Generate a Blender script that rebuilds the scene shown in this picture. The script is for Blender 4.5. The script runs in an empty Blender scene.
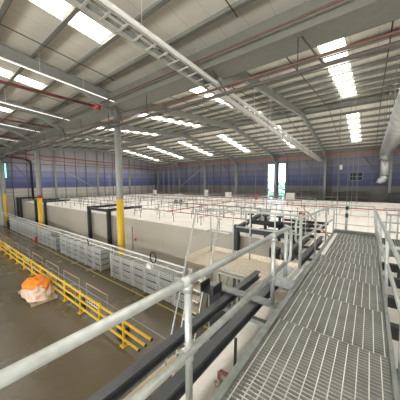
import bpy, math, random
from mathutils import Vector
random.seed(7)
SC = bpy.context.scene
COL = SC.collection
PI = math.pi

# ------------------------------------------------------------------ camera
cam_data = bpy.data.cameras.new('camera')
cam_data.sensor_width = 36.0
cam_data.lens = 36.0 * 220.0 / 400.0
cam_data.clip_start = 0.05
cam_data.clip_end = 500
camera = bpy.data.objects.new('camera', cam_data)
COL.objects.link(camera)
camera.rotation_mode = 'XYZ'
from mathutils import Matrix
_m = Matrix.Rotation(math.radians(37.7), 4, 'Z') @ Matrix.Rotation(math.radians(90 - 4.7), 4, 'X') @ Matrix.Rotation(math.radians(-0.45), 4, 'Z')
camera.rotation_euler = _m.to_euler('XYZ')
camera.location = (0, 0, 6.6)
SC.camera = camera

# ------------------------------------------------------------------ world and exposure
world = bpy.data.worlds.new('sky')
SC.world = world
world.use_nodes = True
wn = world.node_tree.nodes
wn['Background'].inputs['Color'].default_value = (0.74, 0.87, 1.0, 1)
wn['Background'].inputs['Strength'].default_value = 7.0
SC.view_settings.view_transform = 'Standard'
SC.view_settings.look = 'None'
SC.view_settings.gamma = 1
SC.view_settings.use_curve_mapping = False
SC.view_settings.exposure = 0.85
ROOFLIGHT_STRENGTH = 7.5
# fill lamps added in invented door openings of the unseen back wall
ADDED_DOORS_BACK = [(-41.0, -34.0), (-28.0, -21.0), (-15.0, -8.0), (-2.0, 5.0), (9.0, 16.0)]
for _i, (_a, _b) in enumerate(ADDED_DOORS_BACK):
    _l = bpy.data.lights.new('door_daylight', 'AREA'); _l.shape = 'RECTANGLE'; _l.size = _b - _a - .2; _l.size_y = 5.0
    _l.energy = (400, 420, 550, 1900, 2100)[_i]; _l.color = (1.0, 0.97, 0.90)
    _o = bpy.data.objects.new('door_daylight', _l); COL.objects.link(_o)
    _o.location = ((_a + _b) / 2, -23.35, 2.6); _o.rotation_euler = (math.radians(90 + 25), 0, 0)

# ------------------------------------------------------------------ materials
def mat(name, col, rough=0.6, metal=0.0, noise=0.0, nscale=4.0, bump=0.0, emis=0.0, spec=0.5, col2=None):
    m = bpy.data.materials.new(name)
    m.use_nodes = True
    nt = m.node_tree
    b = nt.nodes['Principled BSDF']
    b.inputs['Base Color'].default_value = (*col, 1)
    b.inputs['Roughness'].default_value = rough
    b.inputs['Metallic'].default_value = metal
    b.inputs['Specular IOR Level'].default_value = spec
    if noise > 0 or bump > 0 or col2:
        tc = nt.nodes.new('ShaderNodeTexCoord')
        n = nt.nodes.new('ShaderNodeTexNoise')
        n.inputs['Scale'].default_value = nscale
        n.inputs['Detail'].default_value = 5
        nt.links.new(tc.outputs['Object'], n.inputs['Vector'])
        r = nt.nodes.new('ShaderNodeValToRGB')
        lo = col2 if col2 else tuple(c * (1 - noise) for c in col)
        hi = tuple(min(1, c * (1 + noise)) for c in col)
        r.color_ramp.elements[0].position = 0.35
        r.color_ramp.elements[1].position = 0.65
        r.color_ramp.elements[0].color = (*lo, 1)
        r.color_ramp.elements[1].color = (*hi, 1)
        nt.links.new(n.outputs['Fac'], r.inputs['Fac'])
        nt.links.new(r.outputs['Color'], b.inputs['Base Color'])
        if bump > 0:
            bp = nt.nodes.new('ShaderNodeBump')
            bp.inputs['Strength'].default_value = bump
            bp.inputs['Distance'].default_value = 0.02
            nt.links.new(n.outputs['Fac'], bp.inputs['Height'])
            nt.links.new(bp.outputs['Normal'], b.inputs['Normal'])
    if emis > 0:
        b.inputs['Emission Color'].default_value = (*col, 1)
        b.inputs['Emission Strength'].default_value = emis
    return m

def seam_lines(m, axis, pitch, width, dark):
    """multiplies the base colour on narrow panel joints every pitch metres"""
    nt = m.node_tree
    b = nt.nodes['Principled BSDF']
    geo = nt.nodes.new('ShaderNodeNewGeometry')
    sep = nt.nodes.new('ShaderNodeSeparateXYZ')
    nt.links.new(geo.outputs['Position'], sep.inputs[0])
    md = nt.nodes.new('ShaderNodeMath'); md.operation = 'FLOORED_MODULO'
    nt.links.new(sep.outputs[axis], md.inputs[0]); md.inputs[1].default_value = pitch
    lt = nt.nodes.new('ShaderNodeMath'); lt.operation = 'LESS_THAN'
    nt.links.new(md.outputs[0], lt.inputs[0]); lt.inputs[1].default_value = width
    mx = nt.nodes.new('ShaderNodeMix'); mx.data_type = 'RGBA'
    nt.links.new(lt.outputs[0], mx.inputs['Factor'])
    src = b.inputs['Base Color']
    if src.is_linked:
        nt.links.new(src.links[0].from_socket, mx.inputs[6])
    else:
        mx.inputs[6].default_value = src.default_value
    mx.inputs[7].default_value = (*dark, 1)
    nt.links.new(mx.outputs[2], b.inputs['Base Color'])

M = {}
M['roof'] = mat('roof_liner', (0.78, 0.745, 0.66), 0.6, noise=0.05, nscale=0.6); seam_lines(M['roof'], 0, 1.0, 0.03, (0.62, 0.59, 0.52))
M['purlin'] = mat('purlin_steel', (0.22, 0.22, 0.195), 0.5, 0.0, noise=0.08)
M['rafter'] = mat('rafter_paint', (0.31, 0.32, 0.30), 0.5, noise=0.06, nscale=2)
M['gutter'] = mat('valley_gutter_steel', (0.19, 0.19, 0.165), 0.5, noise=0.05)
M['column'] = mat('column_grey_paint', (0.27, 0.28, 0.26), 0.45, noise=0.05)
M['col_yellow'] = mat('column_yellow_sleeve', (0.60, 0.38, 0.02), 0.5, noise=0.05)
M['redband'] = mat('red_band_paint', (0.45, 0.03, 0.02), 0.5)
M['girder'] = mat('lattice_girder_paint', (0.10, 0.085, 0.075), 0.6, noise=0.1)
M['roofred'] = mat('roof_pipe_red_paint', (0.36, 0.07, 0.06), 0.45)
M['redpipe'] = mat('sprinkler_red_paint', (0.19, 0.05, 0.045), 0.45, noise=0.05)
M['brownpipe'] = mat('oxide_brown_pipe', (0.13, 0.065, 0.05), 0.5, noise=0.1)
M['orangepipe'] = mat('orange_red_pipe_paint', (0.55, 0.16, 0.08), 0.5, noise=0.05)
M['galv'] = mat('galvanised_tube', (0.50, 0.525, 0.50), 0.36, 0.45, noise=0.10, nscale=14)
M['galv_dark'] = mat('galvanised_plate', (0.24, 0.255, 0.24), 0.5, 0.4, noise=0.14, nscale=9)
M['grating'] = mat('galvanised_grating', (0.40, 0.42, 0.40), 0.45, 0.5, noise=0.12, nscale=3)
M['rod'] = mat('grating_rod', (0.70, 0.71, 0.68), 0.4, 0.3)
M['trunking'] = mat('light_trunking', (0.72, 0.72, 0.68), 0.4)
M['duct'] = mat('spiral_duct', (0.50, 0.51, 0.50), 0.36, 0.6, noise=0.12, nscale=2)
M['led'] = mat('led_strip', (1.0, 0.98, 0.92), 0.5, emis=0.9)
M['tray'] = mat('cable_tray_steel', (0.66, 0.65, 0.61), 0.4, 0.4)
M['black'] = mat('black_steel_paint', (0.022, 0.023, 0.024), 0.45, noise=0.1)
M['charcoal'] = mat('charcoal_beam_paint', (0.065, 0.068, 0.072), 0.4, noise=0.12, nscale=6)
M['blackpipe'] = mat('black_rubber_hose', (0.015, 0.015, 0.015), 0.5)
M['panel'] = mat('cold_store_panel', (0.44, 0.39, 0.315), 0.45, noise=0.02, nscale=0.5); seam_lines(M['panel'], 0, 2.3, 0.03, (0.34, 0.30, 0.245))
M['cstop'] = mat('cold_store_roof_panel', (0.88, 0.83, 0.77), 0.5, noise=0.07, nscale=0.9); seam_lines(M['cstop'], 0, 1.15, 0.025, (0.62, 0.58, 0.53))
M['cage'] = mat('cage_wire', (0.66, 0.66, 0.63), 0.4, 0.3)
M['cagein'] = mat('cage_folded_sheet', (0.30, 0.30, 0.275), 0.5, 0.2, noise=0.15, nscale=6)
M['yellow'] = mat('barrier_yellow', (0.62, 0.385, 0.02), 0.4, noise=0.05, nscale=5)
M['yellowline'] = mat('floor_line_yellow', (0.42, 0.33, 0.07), 0.55, noise=0.2, nscale=8)
M['hoopbar'] = mat('hoop_top_brown', (0.42, 0.25, 0.17), 0.5)
M['hoop'] = mat('hoop_steel', (0.30, 0.29, 0.25), 0.5, 0.3)
M['white'] = mat('white_enamel', (0.80, 0.79, 0.75), 0.45)
M['red'] = mat('red_plastic', (0.55, 0.02, 0.02), 0.45)
M['film'] = mat('stretch_film', (0.66, 0.40, 0.27), 0.3, col2=(0.55, 0.47, 0.38), noise=0.15, nscale=5, bump=0.6)
M['orange'] = mat('orange_net_bags', (0.85, 0.24, 0.01), 0.45, noise=0.15, nscale=9, bump=0.6)
M['wood'] = mat('pallet_wood', (0.42, 0.31, 0.20), 0.7, noise=0.2, nscale=7)
M['mesh'] = mat('expanded_metal', (0.86, 0.77, 0.64), 0.5, 0.2, noise=0.12, nscale=25)
M['alu'] = mat('step_aluminium', (0.46, 0.44, 0.39), 0.45, 0.3, noise=0.08)
M['brass'] = mat('brass_valve', (0.25, 0.20, 0.13), 0.4, 0.6)
M['frame'] = mat('window_frame_grey', (0.10, 0.12, 0.15), 0.5)
M['girt'] = mat('sheeting_rail', (0.14, 0.14, 0.15), 0.5, 0.2)
M['dirtyrail'] = mat('wall_rail_galvanised', (0.36, 0.36, 0.34), 0.5, 0.2)
M['ground'] = mat('outside_asphalt', (0.20, 0.20, 0.19), 0.9, noise=0.1)
M['leaf'] = mat('tree_leaves', (0.30, 0.42, 0.24), 0.8, noise=0.5, nscale=3)
M['bark'] = mat('tree_bark', (0.14, 0.10, 0.07), 0.9, noise=0.3)
M['rooflight'] = mat('rooflight_grp', (1.0, 0.985, 0.93), 0.5, emis=ROOFLIGHT_STRENGTH)
M['tealpane'] = mat('teal_pane', (0.25, 0.70, 0.58), 0.3, emis=0.9)
M['grey_machine'] = mat('machine_grey', (0.42, 0.42, 0.40), 0.5, noise=0.1)

def glass_mat():
    m = bpy.data.materials.new('window_glass'); m.use_nodes = True
    nt = m.node_tree; nt.nodes.clear()
    out = nt.nodes.new('ShaderNodeOutputMaterial')
    mx = nt.nodes.new('ShaderNodeMixShader'); tr = nt.nodes.new('ShaderNodeBsdfTransparent'); gl = nt.nodes.new('ShaderNodeBsdfGlossy')
    tr.inputs[0].default_value = (0.88, 0.95, 1.0, 1); gl.inputs['Roughness'].default_value = 0.05
    fr = nt.nodes.new('ShaderNodeFresnel'); fr.inputs[0].default_value = 1.4
    nt.links.new(fr.outputs[0], mx.inputs[0]); nt.links.new(tr.outputs[0], mx.inputs[1]); nt.links.new(gl.outputs[0], mx.inputs[2])
    nt.links.new(mx.outputs[0], out.inputs[0])
    return m
M['glass'] = glass_mat()
M['darkglass'] = mat('dark_glass', (0.02, 0.03, 0.035), 0.1)

def floor_mat():
    m = mat('polished_concrete', (0.115, 0.090, 0.054), 0.3, noise=0.035, nscale=2.5)
    nt = m.node_tree; b = nt.nodes['Principled BSDF']
    n = nt.nodes.new('ShaderNodeTexNoise'); n.inputs['Scale'].default_value = 0.8; n.inputs['Detail'].default_value = 6
    geo = nt.nodes.new('ShaderNodeNewGeometry'); nt.links.new(geo.outputs['Position'], n.inputs['Vector'])
    r = nt.nodes.new('ShaderNodeMapRange'); r.inputs['To Min'].default_value = 0.25; r.inputs['To Max'].default_value = 0.29
    nt.links.new(n.outputs['Fac'], r.inputs['Value']); nt.links.new(r.outputs[0], b.inputs['Roughness'])
    return m
M['floor'] = floor_mat()

def wall_mat(low=(0.62, 0.58, 0.52), k=1.0):
    """cladding laid in graded bands of grey, violet and blue over cream, by height"""
    m = mat('graded_cladding', (0.5, 0.5, 0.5), 0.6)
    nt = m.node_tree; b = nt.nodes['Principled BSDF']
    geo = nt.nodes.new('ShaderNodeNewGeometry'); sep = nt.nodes.new('ShaderNodeSeparateXYZ')
    nt.links.new(geo.outputs['Position'], sep.inputs[0])
    mr = nt.nodes.new('ShaderNodeMapRange'); mr.inputs['From Min'].default_value = 0; mr.inputs['From Max'].default_value = 14
    nt.links.new(sep.outputs[2], mr.inputs['Value'])
    cr = nt.nodes.new('ShaderNodeValToRGB'); cr.color_ramp.interpolation = 'CONSTANT'
    el = cr.color_ramp.elements
    bands = [(0.0, low), (5.85, (0.08, 0.095, 0.23)), (6.75, (0.12, 0.14, 0.28)), (7.7, (0.20, 0.205, 0.32)), (8.8, (0.30, 0.295, 0.37)), (9.9, (0.37, 0.36, 0.38))]
    bands = [bands[0]] + [(z, tuple(k * q for q in c)) for z, c in bands[1:]]
    el[0].position = 0; el[0].color = (*bands[0][1], 1)
    el[1].position = bands[1][0] / 14; el[1].color = (*bands[1][1], 1)
    for z, c in bands[2:]:
        e = el.new(z / 14); e.color = (*c, 1)
    nt.links.new(mr.outputs[0], cr.inputs[0]); nt.links.new(cr.outputs[0], b.inputs['Base Color'])
    return m
M['wall'] = wall_mat((0.53, 0.50, 0.45), k=1.08)
M['wall_win'] = wall_mat((0.17, 0.165, 0.15), 0.62)  # darker copy of the cladding, backlight shade put into its colour

# ------------------------------------------------------------------ mesh builder
class MB:
    def __init__(s): s.v = []; s.f = []; s.sm = []
    def add(s, vs, fs, smooth=False):
        k = len(s.v); s.v += [tuple(v) for v in vs]
        for f in fs: s.f.append(tuple(i + k for i in f)); s.sm.append(smooth)
        return s
    def box(s, x0, x1, y0, y1, z0, z1):
        x0, x1 = sorted((x0, x1)); y0, y1 = sorted((y0, y1)); z0, z1 = sorted((z0, z1))
        return s.add([(x0, y0, z0), (x1, y0, z0), (x1, y1, z0), (x0, y1, z0), (x0, y0, z1), (x1, y0, z1), (x1, y1, z1), (x0, y1, z1)],
                     [(0, 3, 2, 1), (4, 5, 6, 7), (0, 1, 5, 4), (1, 2, 6, 5), (2, 3, 7, 6), (3, 0, 4, 7)])
    def bar(s, p, q, w, h, up=(0, 0, 1)):
        """rectangular bar from p to q, w wide, h deep, centred on the line"""
        p, q = Vector(p), Vector(q); d = (q - p).normalized(); up = Vector(up)
        if abs(d.dot(up)) > 0.99: up = Vector((0, 1, 0))
        a = d.cross(up).normalized() * (w / 2); b = a.cross(d).normalized() * (h / 2)
        vs = [c + sa * a + sb * b for c in (p, q) for sa, sb in ((-1, -1), (1, -1), (1, 1), (-1, 1))]
        return s.add(vs, [(3, 2, 1, 0), (4, 5, 6, 7), (0, 1, 5, 4), (1, 2, 6, 5), (2, 3, 7, 6), (3, 0, 4, 7)])
    def ibeam(s, p, q, w, h, t=0.02, tw=0.015):
        p, q = Vector(p), Vector(q); d = (q - p).normalized(); a = d.cross(Vector((0, 0, 1))).normalized(); b = a.cross(d).normalized()
        for sg in (-1, 1): s.bar(p + b * sg * (h / 2 - t / 2), q + b * sg * (h / 2 - t / 2), w, t)
        return s.bar(p, q, tw, h - 2 * t)
    def tube(s, pts, r, n=8, cap=True):
        pts = [Vector(p) for p in pts]; k = len(s.v); prev = None
        for i, p in enumerate(pts):
            if i == 0: d = pts[1] - p
            elif i == len(pts) - 1: d = p - pts[i - 1]
            else: d = (pts[i + 1] - p).normalized() + (p - pts[i - 1]).normalized()
            d.normalize()
            u = prev if prev is not None else (Vector((0, 0, 1)) if abs(d.z) < 0.9 else Vector((1, 0, 0)))
            a = d.cross(u)
            if a.length < 1e-4: a = d.cross(Vector((1, 0, 0)) if abs(d.x) < .9 else Vector((0, 1, 0)))
            a.normalize(); b = a.cross(d).normalized(); prev = b
            rr = r[i] if isinstance(r, (list, tuple)) else r
            for j in range(n):
                t = 2 * PI * j / n; s.v.append(tuple(p + (a * math.cos(t) + b * math.sin(t)) * rr))
        for i in range(len(pts) - 1):
            for j in range(n):
                s.f.append((k + i * n + j, k + i * n + (j + 1) % n, k + (i + 1) * n + (j + 1) % n, k + (i + 1) * n + j)); s.sm.append(n > 4)
        if cap:
            s.f.append(tuple(k + j for j in range(n))[::-1]); s.sm.append(False)
            s.f.append(tuple(k + (len(pts) - 1) * n + j for j in range(n))); s.sm.append(False)
        return s
    def ball(s, c, r, sz=1.0, n=8, m=6):
        k = len(s.v); vs = []; fs = []
        for i in range(1, m):
            th = PI * i / m
            for j in range(n): vs.append((c[0] + r * math.sin(th) * math.cos(2 * PI * j / n), c[1] + r * math.sin(th) * math.sin(2 * PI * j / n), c[2] + r * sz * math.cos(th)))
        vs.append((c[0], c[1], c[2] + r * sz)); vs.append((c[0], c[1], c[2] - r * sz)); T = len(vs) - 2; B = T + 1
        for i in range(m - 2):
            for j in range(n): fs.append((i * n + j, (i + 1) * n + j, (i + 1) * n + (j + 1) % n, i * n + (j + 1) % n))
        for j in range(n):
            fs.append((T, j, (j + 1) % n)); fs.append((B, (m - 2) * n + (j + 1) % n, (m - 2) * n + j))
        return s.add(vs, fs, True)
    def build(s, name, m, parent=None, bevel=0.0):
        me = bpy.data.meshes.new(name)
        if parent is not None:
            o0 = Vector((0, 0, 0)); p = parent
            while p is not None: o0 += p.location; p = p.parent
        else:
            xs, ys, zs = zip(*s.v); o0 = Vector(((min(xs) + max(xs)) / 2, (min(ys) + max(ys)) / 2, min(zs)))
        me.from_pydata([(x - o0.x, y - o0.y, z - o0.z) for x, y, z in s.v], [], s.f)
        me.polygons.foreach_set('use_smooth', s.sm)
        me.materials.append(M[m]); me.update()
        o = bpy.data.objects.new(name, me); COL.objects.link(o)
        if parent is not None: o.parent = parent
        else: o.location = o0
        if bevel > 0:
            bv = o.modifiers.new('bevel', 'BEVEL'); bv.width = bevel; bv.segments = 2
        return o

def tag(o, label=None, cat=None, group=None, kind=None):
    if label: o['label'] = label
    if cat: o['category'] = cat
    if group: o['group'] = group
    if kind: o['kind'] = kind
    return o
def thing(name, loc, label, cat, group=None):
    o = bpy.data.objects.new(name, None); o.empty_display_size = 0.2; COL.objects.link(o); o.location = loc
    return tag(o, label, cat, group)
def struct(name, mb, m, parent=None):
    o = mb.build(name, m, parent)
    if parent is None: o['kind'] = 'structure'
    return o
def copy_tree(o, loc=None, parent=None):
    c = o.copy(); COL.objects.link(c)
    if parent is not None: c.parent = parent
    if loc is not None: c.location = loc
    for ch in list(o.children): copy_tree(ch, None, c)
    return c
ORD = ['first', 'second', 'third', 'fourth', 'fifth', 'sixth', 'seventh', 'eighth', 'ninth', 'tenth', 'eleventh', 'twelfth', 'thirteenth', 'fourteenth',
       'fifteenth', 'sixteenth', 'seventeenth', 'eighteenth', 'nineteenth', 'twentieth', 'twenty-first', 'twenty-second', 'twenty-third', 'twenty-fourth',
       'twenty-fifth', 'twenty-sixth', 'twenty-seventh', 'twenty-eighth', 'twenty-ninth', 'thirtieth']
ORD += ['thirty-' + w for w in ORD[:9]] + ['fortieth'] + ['forty-' + w for w in ORD[:9]] + ['fiftieth']

# ------------------------------------------------------------------ building dimensions (metres)
XL, XR, YB, YF = -46.5, 17.9, -23.4, 40.0
VAL, RID, RIDN = 8.45, 24.1, -7.6
def roof_z(y):
    if y >= RID: return 13.75 - (y - RID) * 0.153
    if y >= VAL: return 12.6 + (y - VAL) * 0.0723
    if y >= RIDN: return 12.6 + (VAL - y) * 0.095
    return 14.1 - (RIDN - y) * 0.1
COLX = [-5.7 + 7.8 * k for k in range(-5, 4)]      # rafter lines, -44.7 ... 17.7

# ------------------------------------------------------------------ setting
struct('floor', MB().box(XL, XR, YB, YF, -0.15, 0), 'floor')
for a, b in ((YB, RIDN), (RIDN, VAL), (VAL, RID), (RID, YF)):
    e = 1e-4
    za = roof_z(a + e) if a in (VAL, RID, RIDN) else roof_z(a); zb = roof_z(b - e) if b in (VAL, RID, RIDN) else roof_z(b)
    rf = MB().add([(XL - .3, a, za), (XR + .3, a, za), (XR + .3, b, zb), (XL - .3, b, zb), (XL - .3, a, za + .12), (XR + .3, a, za + .12), (XR + .3, b, zb + .12), (XL - .3, b, zb + .12)],
           [(0, 3, 2, 1), (4, 5, 6, 7), (0, 1, 5, 4), (1, 2, 6, 5), (2, 3, 7, 6), (3, 0, 4, 7)])
    struct('ceiling', rf, 'roof')
# far wall with two tall windows and one small window
W1, W2, W3 = (-15.05, -13.85, 3.2, 9.75), (-13.1, -11.85, 3.2, 9.75), (-2.5, -0.9, 6.6, 7.85)
wf = MB(); zt = roof_z(YF)
wf.box(XL - .3, W1[0], YF, YF + .2, 0, zt); wf.box(W1[0], W2[1], YF, YF + .2, 0, W1[2]); wf.box(W1[0], W2[1], YF, YF + .2, W1[3], zt)
wf.box(W1[1], W2[0], YF, YF + .2, W1[2], W1[3]); wf.box(W2[1], W3[0], YF, YF + .2, 0, zt)
wf.box(W3[0], W3[1], YF, YF + .2, 0, W3[2]); wf.box(W3[0], W3[1], YF, YF + .2, W3[3], zt); wf.box(W3[1], XR + .3, YF, YF + .2, 0, zt)
struct('wall_far', wf, 'wall_win')
def end_wall(x0, x1):
    mb = MB(); ys = [YB, RIDN, VAL, RID, YF]; vs = []
    for x in (x0, x1):
        for y in ys: vs.append((x, y, 0))
        for y in ys: vs.append((x, y, roof_z(y)))
    n = 5; fs = []
    for i in range(4):
        fs.append((i, i + 1, n + i + 1, n + i)); fs.append((2 * n + i + 1, 2 * n + i, 3 * n + i, 3 * n + i + 1)); fs.append((n + i, n + i + 1, 3 * n + i + 1, 3 * n + i))
    fs.append((0, n, 3 * n, 2 * n)); fs.append((n - 1, 3 * n - 1, 4 * n - 1, 2 * n - 1))
    return mb.add(vs, fs)
struct('wall_left', end_wall(XL - .2, XL), 'wall')
struct('wall_right', end_wall(XR, XR + .2), 'wall')
bw = MB(); xa = XL - .3
for a, b in ADDED_DOORS_BACK: bw.box(xa, a, YB - .2, YB, 0, 5.2); xa = b
bw.box(xa, XR + .3, YB - .2, YB, 0, 5.2).box(XL - .3, XR + .3, YB - .2, YB, 5.2, roof_z(YB))
struct('wall_back', bw, 'wall')
struct('ground', MB().box(-90, 60, -70, YB - .3, -0.3, -0.05), 'ground')
for i, (a, b) in enumerate(ADDED_DOORS_BACK):  # heads of the unseen doors, added only to bring in fill light
    o = MB().box(a + .05, b - .05, YB + .02, YB + .12, 5.2, 5.6).build('door_%d' % (i + 1), 'galv_dark'); o['kind'] = 'structure'

def window(name, w, rows, cols, fm='frame', pm='glass'):
    x0, x1, z0, z1 = w; t = 0.07
    fr = MB(); y0, y1 = YF - .03, YF + .12
    fr.box(x0, x1, y0, y1, z0, z0 + t); fr.box(x0, x1, y0, y1, z1 - t, z1); fr.box(x0, x0 + t, y0, y1, z0, z1); fr.box(x1 - t, x1, y0, y1, z0, z1)
    for z in rows: fr.box(x0, x1, y0, y1, z - .035, z + .035)
    for x in cols: fr.box(x - .035, x + .035, y0, y1, z0, z1)
    o = fr.build(name, fm); o['kind'] = 'structure'
    MB().box(x0 + t, x1 - t, YF + .05, YF + .06, z0 + t, z1 - t).build('window_pane', pm, o)
window('window_1', W1, [4.2, 5.2, 6.35], [])
window('window_2', W2, [4.2, 5.2, 6.35], [])
window('window_3', W3, [7.22], [-1.7], 'galv_dark', 'darkglass')
# teal lit pane and pale partition by the left wall
o = MB().box(XL, XL + .08, 8.0, 9.3, 7.4, 9.9).build('window_4', 'frame'); o['kind'] = 'structure'
MB().box(XL + .08, XL + .1, 8.1, 9.2, 7.5, 9.8).build('window_pane', 'tealpane', o)

# outside
struct('ground', MB().box(-90, 60, YF + .3, 120, -0.3, -0.05), 'ground')
def tree(x, y, h, r, label):
    t = thing('tree', (x, y, -0.05), label, 'tree', 'trees beyond the far wall')
    MB().tube([(x, y, -.05), (x + .1, y, h * .5), (x, y + .1, h * .8)], [.22, .15, .06], 8).build('trunk', 'bark', t)
    mb = MB(); rnd = random.Random(int(x * 10))
    for i in range(60):
        a, b, c = rnd.uniform(-1, 1), rnd.uniform(-1, 1), rnd.uniform(-1, 1)
        mb.ball((x + a * r, y + b * r, h * .62 + c * h * .36), rnd.uniform(.35, .8), .8, 7, 5)
    mb.build('crown', 'leaf', t)
tree(-23.5, 60, 6.6, 2.6, 'green leafy tree seen low through the window pane further from the duct')
tree(-17.3, 62, 6.2, 3.0, 'green leafy tree seen low through the tall window pane closer to the duct')

# ------------------------------------------------------------------ roof steel
def slope_pts(y0, y1, dz): return (y0, roof_z(y0) + dz), (y1, roof_z(y1) + dz)
for i, x in enumerate(COLX):
    if x > 12: nm = 'beyond the round duct'
    # far span rafter: two legs meeting at the ridge, haunched at both ends
    t = thing('rafter', (x, RID, roof_z(RID) - .75), 'grey far-span steel rafter, %s portal along from the duct side' % ORD[len(COLX) - 1 - i], 'rafter', 'far span rafters')
    for nm, ya, yb in (('rafter_arm', VAL + .3, RID), ('rafter_arm', RID, YF - .3)):
        e = 1e-3
        za, zb = roof_z(ya + e) - .5, roof_z(yb - e) - .5
        MB().ibeam((x, ya, za), (x, yb, zb), .24, .5, .03, .02).build(nm, 'rafter', t)
    for ya, yb, d in ((VAL + .4, VAL + 3.2, 1.0), (YF - .4, YF - 3.4, .8)):
        a, b = roof_z(ya) - .7, roof_z(yb) - .7
        hz = MB().add([(x - .1, ya, a), (x + .1, ya, a), (x + .1, yb, b), (x - .1, yb, b), (x - .1, ya, a - d), (x + .1, ya, a - d)],
               [(0, 1, 2, 3), (4, 0, 3), (1, 5, 2), (4, 3, 2, 5), (0, 4, 5, 1)])
        hz.build('haunch', 'rafter', t)
    if x == COLX[5]: continue
    t = thing('rafter', (x, RIDN, roof_z(RIDN) - .75), 'grey rafter of the span over the walkway, %s portal along from the duct side' % ORD[len(COLX) - 1 - i], 'rafter', 'near span rafters')
    for ya, yb in ((YB + .3, RIDN), (RIDN, VAL - .3)):
        e = 1e-3
        MB().ibeam((x, ya, roof_z(ya + e) - .52), (x, yb, roof_z(yb - e) - .52), .26, .55, .03, .02).build('rafter_arm', 'rafter', t)
    for ya, yb, d in ((VAL - .4, VAL - 2.8, .75),):
        a, b = roof_z(ya) - .75, roof_z(yb) - .75
        hz = MB().add([(x - .1, ya, a), (x + .1, ya, a), (x + .1, yb, b), (x - .1, yb, b), (x - .1, ya, a - d), (x + .1, ya, a - d)],
               [(0, 1, 2, 3), (4, 0, 3), (1, 5, 2), (4, 3, 2, 5), (0, 4, 5, 1)])
        hz.build('haunch', 'rafter', t)

# purlins (zed sections) along the building
def purlin(y, label, group):
    z = roof_z(y)
    mb = MB().box(XL, XR, y - .012, y + .012, z - .28, z - .01).box(XL, XR, y - .16, y, z - .28, z - .265).box(XL, XR, y, y + .10, z - .02, z - .005)
    tag(mb.build('purlin', 'purlin'), label, 'purlin', group)
FAR_A = [VAL + 1.35 + 1.53 * k for k in range(9)]
FAR_B = [RID + .9 + 1.6 * k for k in range(10)]
NEAR = [VAL - 1.3 - 1.55 * k for k in range(10)]
BACK = [RIDN - .9 - 1.9 * k for k in range(8)]
for k, y in enumerate(FAR_A): purlin(y, 'roof purlin %s out from the valley gutter towards the far ridge' % ORD[k], 'purlins between valley and far ridge')
for k, y in enumerate(FAR_B): purlin(y, 'roof purlin %s down from the far ridge to the window wall' % ORD[k], 'purlins between far ridge and far wall')
for k, y in enumerate(NEAR): purlin(y, 'roof purlin %s back from the valley gutter over the walkway' % ORD[k], 'purlins over the walkway')

# ridge plate (dark flat strip at the far ridge)
tag(MB().box(XL, XR, RID - .55, RID + .55, roof_z(RID) - .32, roof_z(RID) - .28).build('ridge_liner', 'purlin'), 'dark flat liner strip running along the far roof ridge', 'ridge strip')

# rooflights: one strip per bay on each slope, panes between purlins
def rooflight(xc, ys, label, group):
    y0, y1 = ys[0], ys[-1]
    t = thing('rooflight', (xc, (y0 + y1) / 2, roof_z((y0 + y1) / 2)), label, 'skylight', group)
    fr = MB()
    for sx in (-.56, .52): fr.bar((xc + sx + .02, y0, roof_z(y0) - .03), (xc + sx + .02, y1, roof_z(y1) - .03), .05, .05)
    fr.build('frame', 'white', t)
    for a, b in zip(ys[:-1], ys[1:]):
        a2, b2 = a + .11, b - .11
        MB().add([(xc - .5, a2, roof_z(a2) - .02), (xc + .5, a2, roof_z(a2) - .02), (xc + .5, b2, roof_z(b2) - .02), (xc - .5, b2, roof_z(b2) - .02),
                  (xc - .5, a2, roof_z(a2) - .005), (xc + .5, a2, roof_z(a2) - .005), (xc + .5, b2, roof_z(b2) - .005), (xc - .5, b2, roof_z(b2) - .005)],
                 [(0, 3, 2, 1), (4, 5, 6, 7), (0, 1, 5, 4), (1, 2, 6, 5), (2, 3, 7, 6), (3, 0, 4, 7)]).build('rooflight_pane', 'rooflight', t)
bays = [(COLX[i] + COLX[i + 1]) / 2 for i in range(len(COLX) - 1)]
for i, xc in enumerate(bays):
    o = ORD[len(bays) - 1 - i]
    rooflight(xc + .1, FAR_A[1:], 'bright rooflight strip between valley and far ridge, %s bay along from the duct side' % o, 'rooflights on the slope up to the far ridge')
    rooflight(xc + .1, FAR_B[1:8], 'bright rooflight strip between far ridge and window wall, %s bay along' % o, 'rooflights on the slope down to the far wall')
    rooflight(xc + .25, NEAR[1:7][::-1], 'bright rooflight strip over the walkway span, %s bay along from the duct side' % o, 'rooflights over the walkway span')
    if i % 2 == 0:
        rooflight(xc, BACK[1:7][::-1], 'rooflight strip on the slope behind the viewpoint, %s bay from the duct side' % o, 'rooflights behind')

# valley gutter and lattice girder under it
gb = MB().box(XL, XR, VAL - .62, VAL + .62, 11.35, 11.40).box(XL, XR, VAL - .64, VAL - .6, 11.35, 12.15).box(XL, XR, VAL + .6, VAL + .64, 11.35, 12.3)
gb.box(XL, XR, VAL - .66, VAL - .58, 11.32, 11.42)
tag(gb.build('valley_gutter', 'gutter'), 'deep pale grey valley gutter running along the roof over the column row', 'gutter')
VC = [-44.8, -29.2, -13.6, 2.0, 17.6]
t = thing('pipe_rack', (-14, VAL, 10.2), 'dark brown pipe slung on hangers under the valley gutter', 'pipe')
MB().tube([(XL + .3, VAL - .35, 10.22), (XR - .3, VAL - .35, 10.22)], .075, 8).build('pipe_run', 'girder', t)
x = XL + 1.5
while x < XR - 1:
    MB().tube([(x, VAL - .35, 10.28), (x, VAL - .35, 11.36)], .02, 5).build('hanger', 'girder', t)
    x += 3.9
for x in (-1.35, -4.9, -12.3, -20.6):
    tag(MB().tube([(x, VAL - .3, 10.3), (x - .65, VAL - .3, 11.36)], .03, 5).build('hanger', 'girder', t), 'slanting hanger strut')
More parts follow.
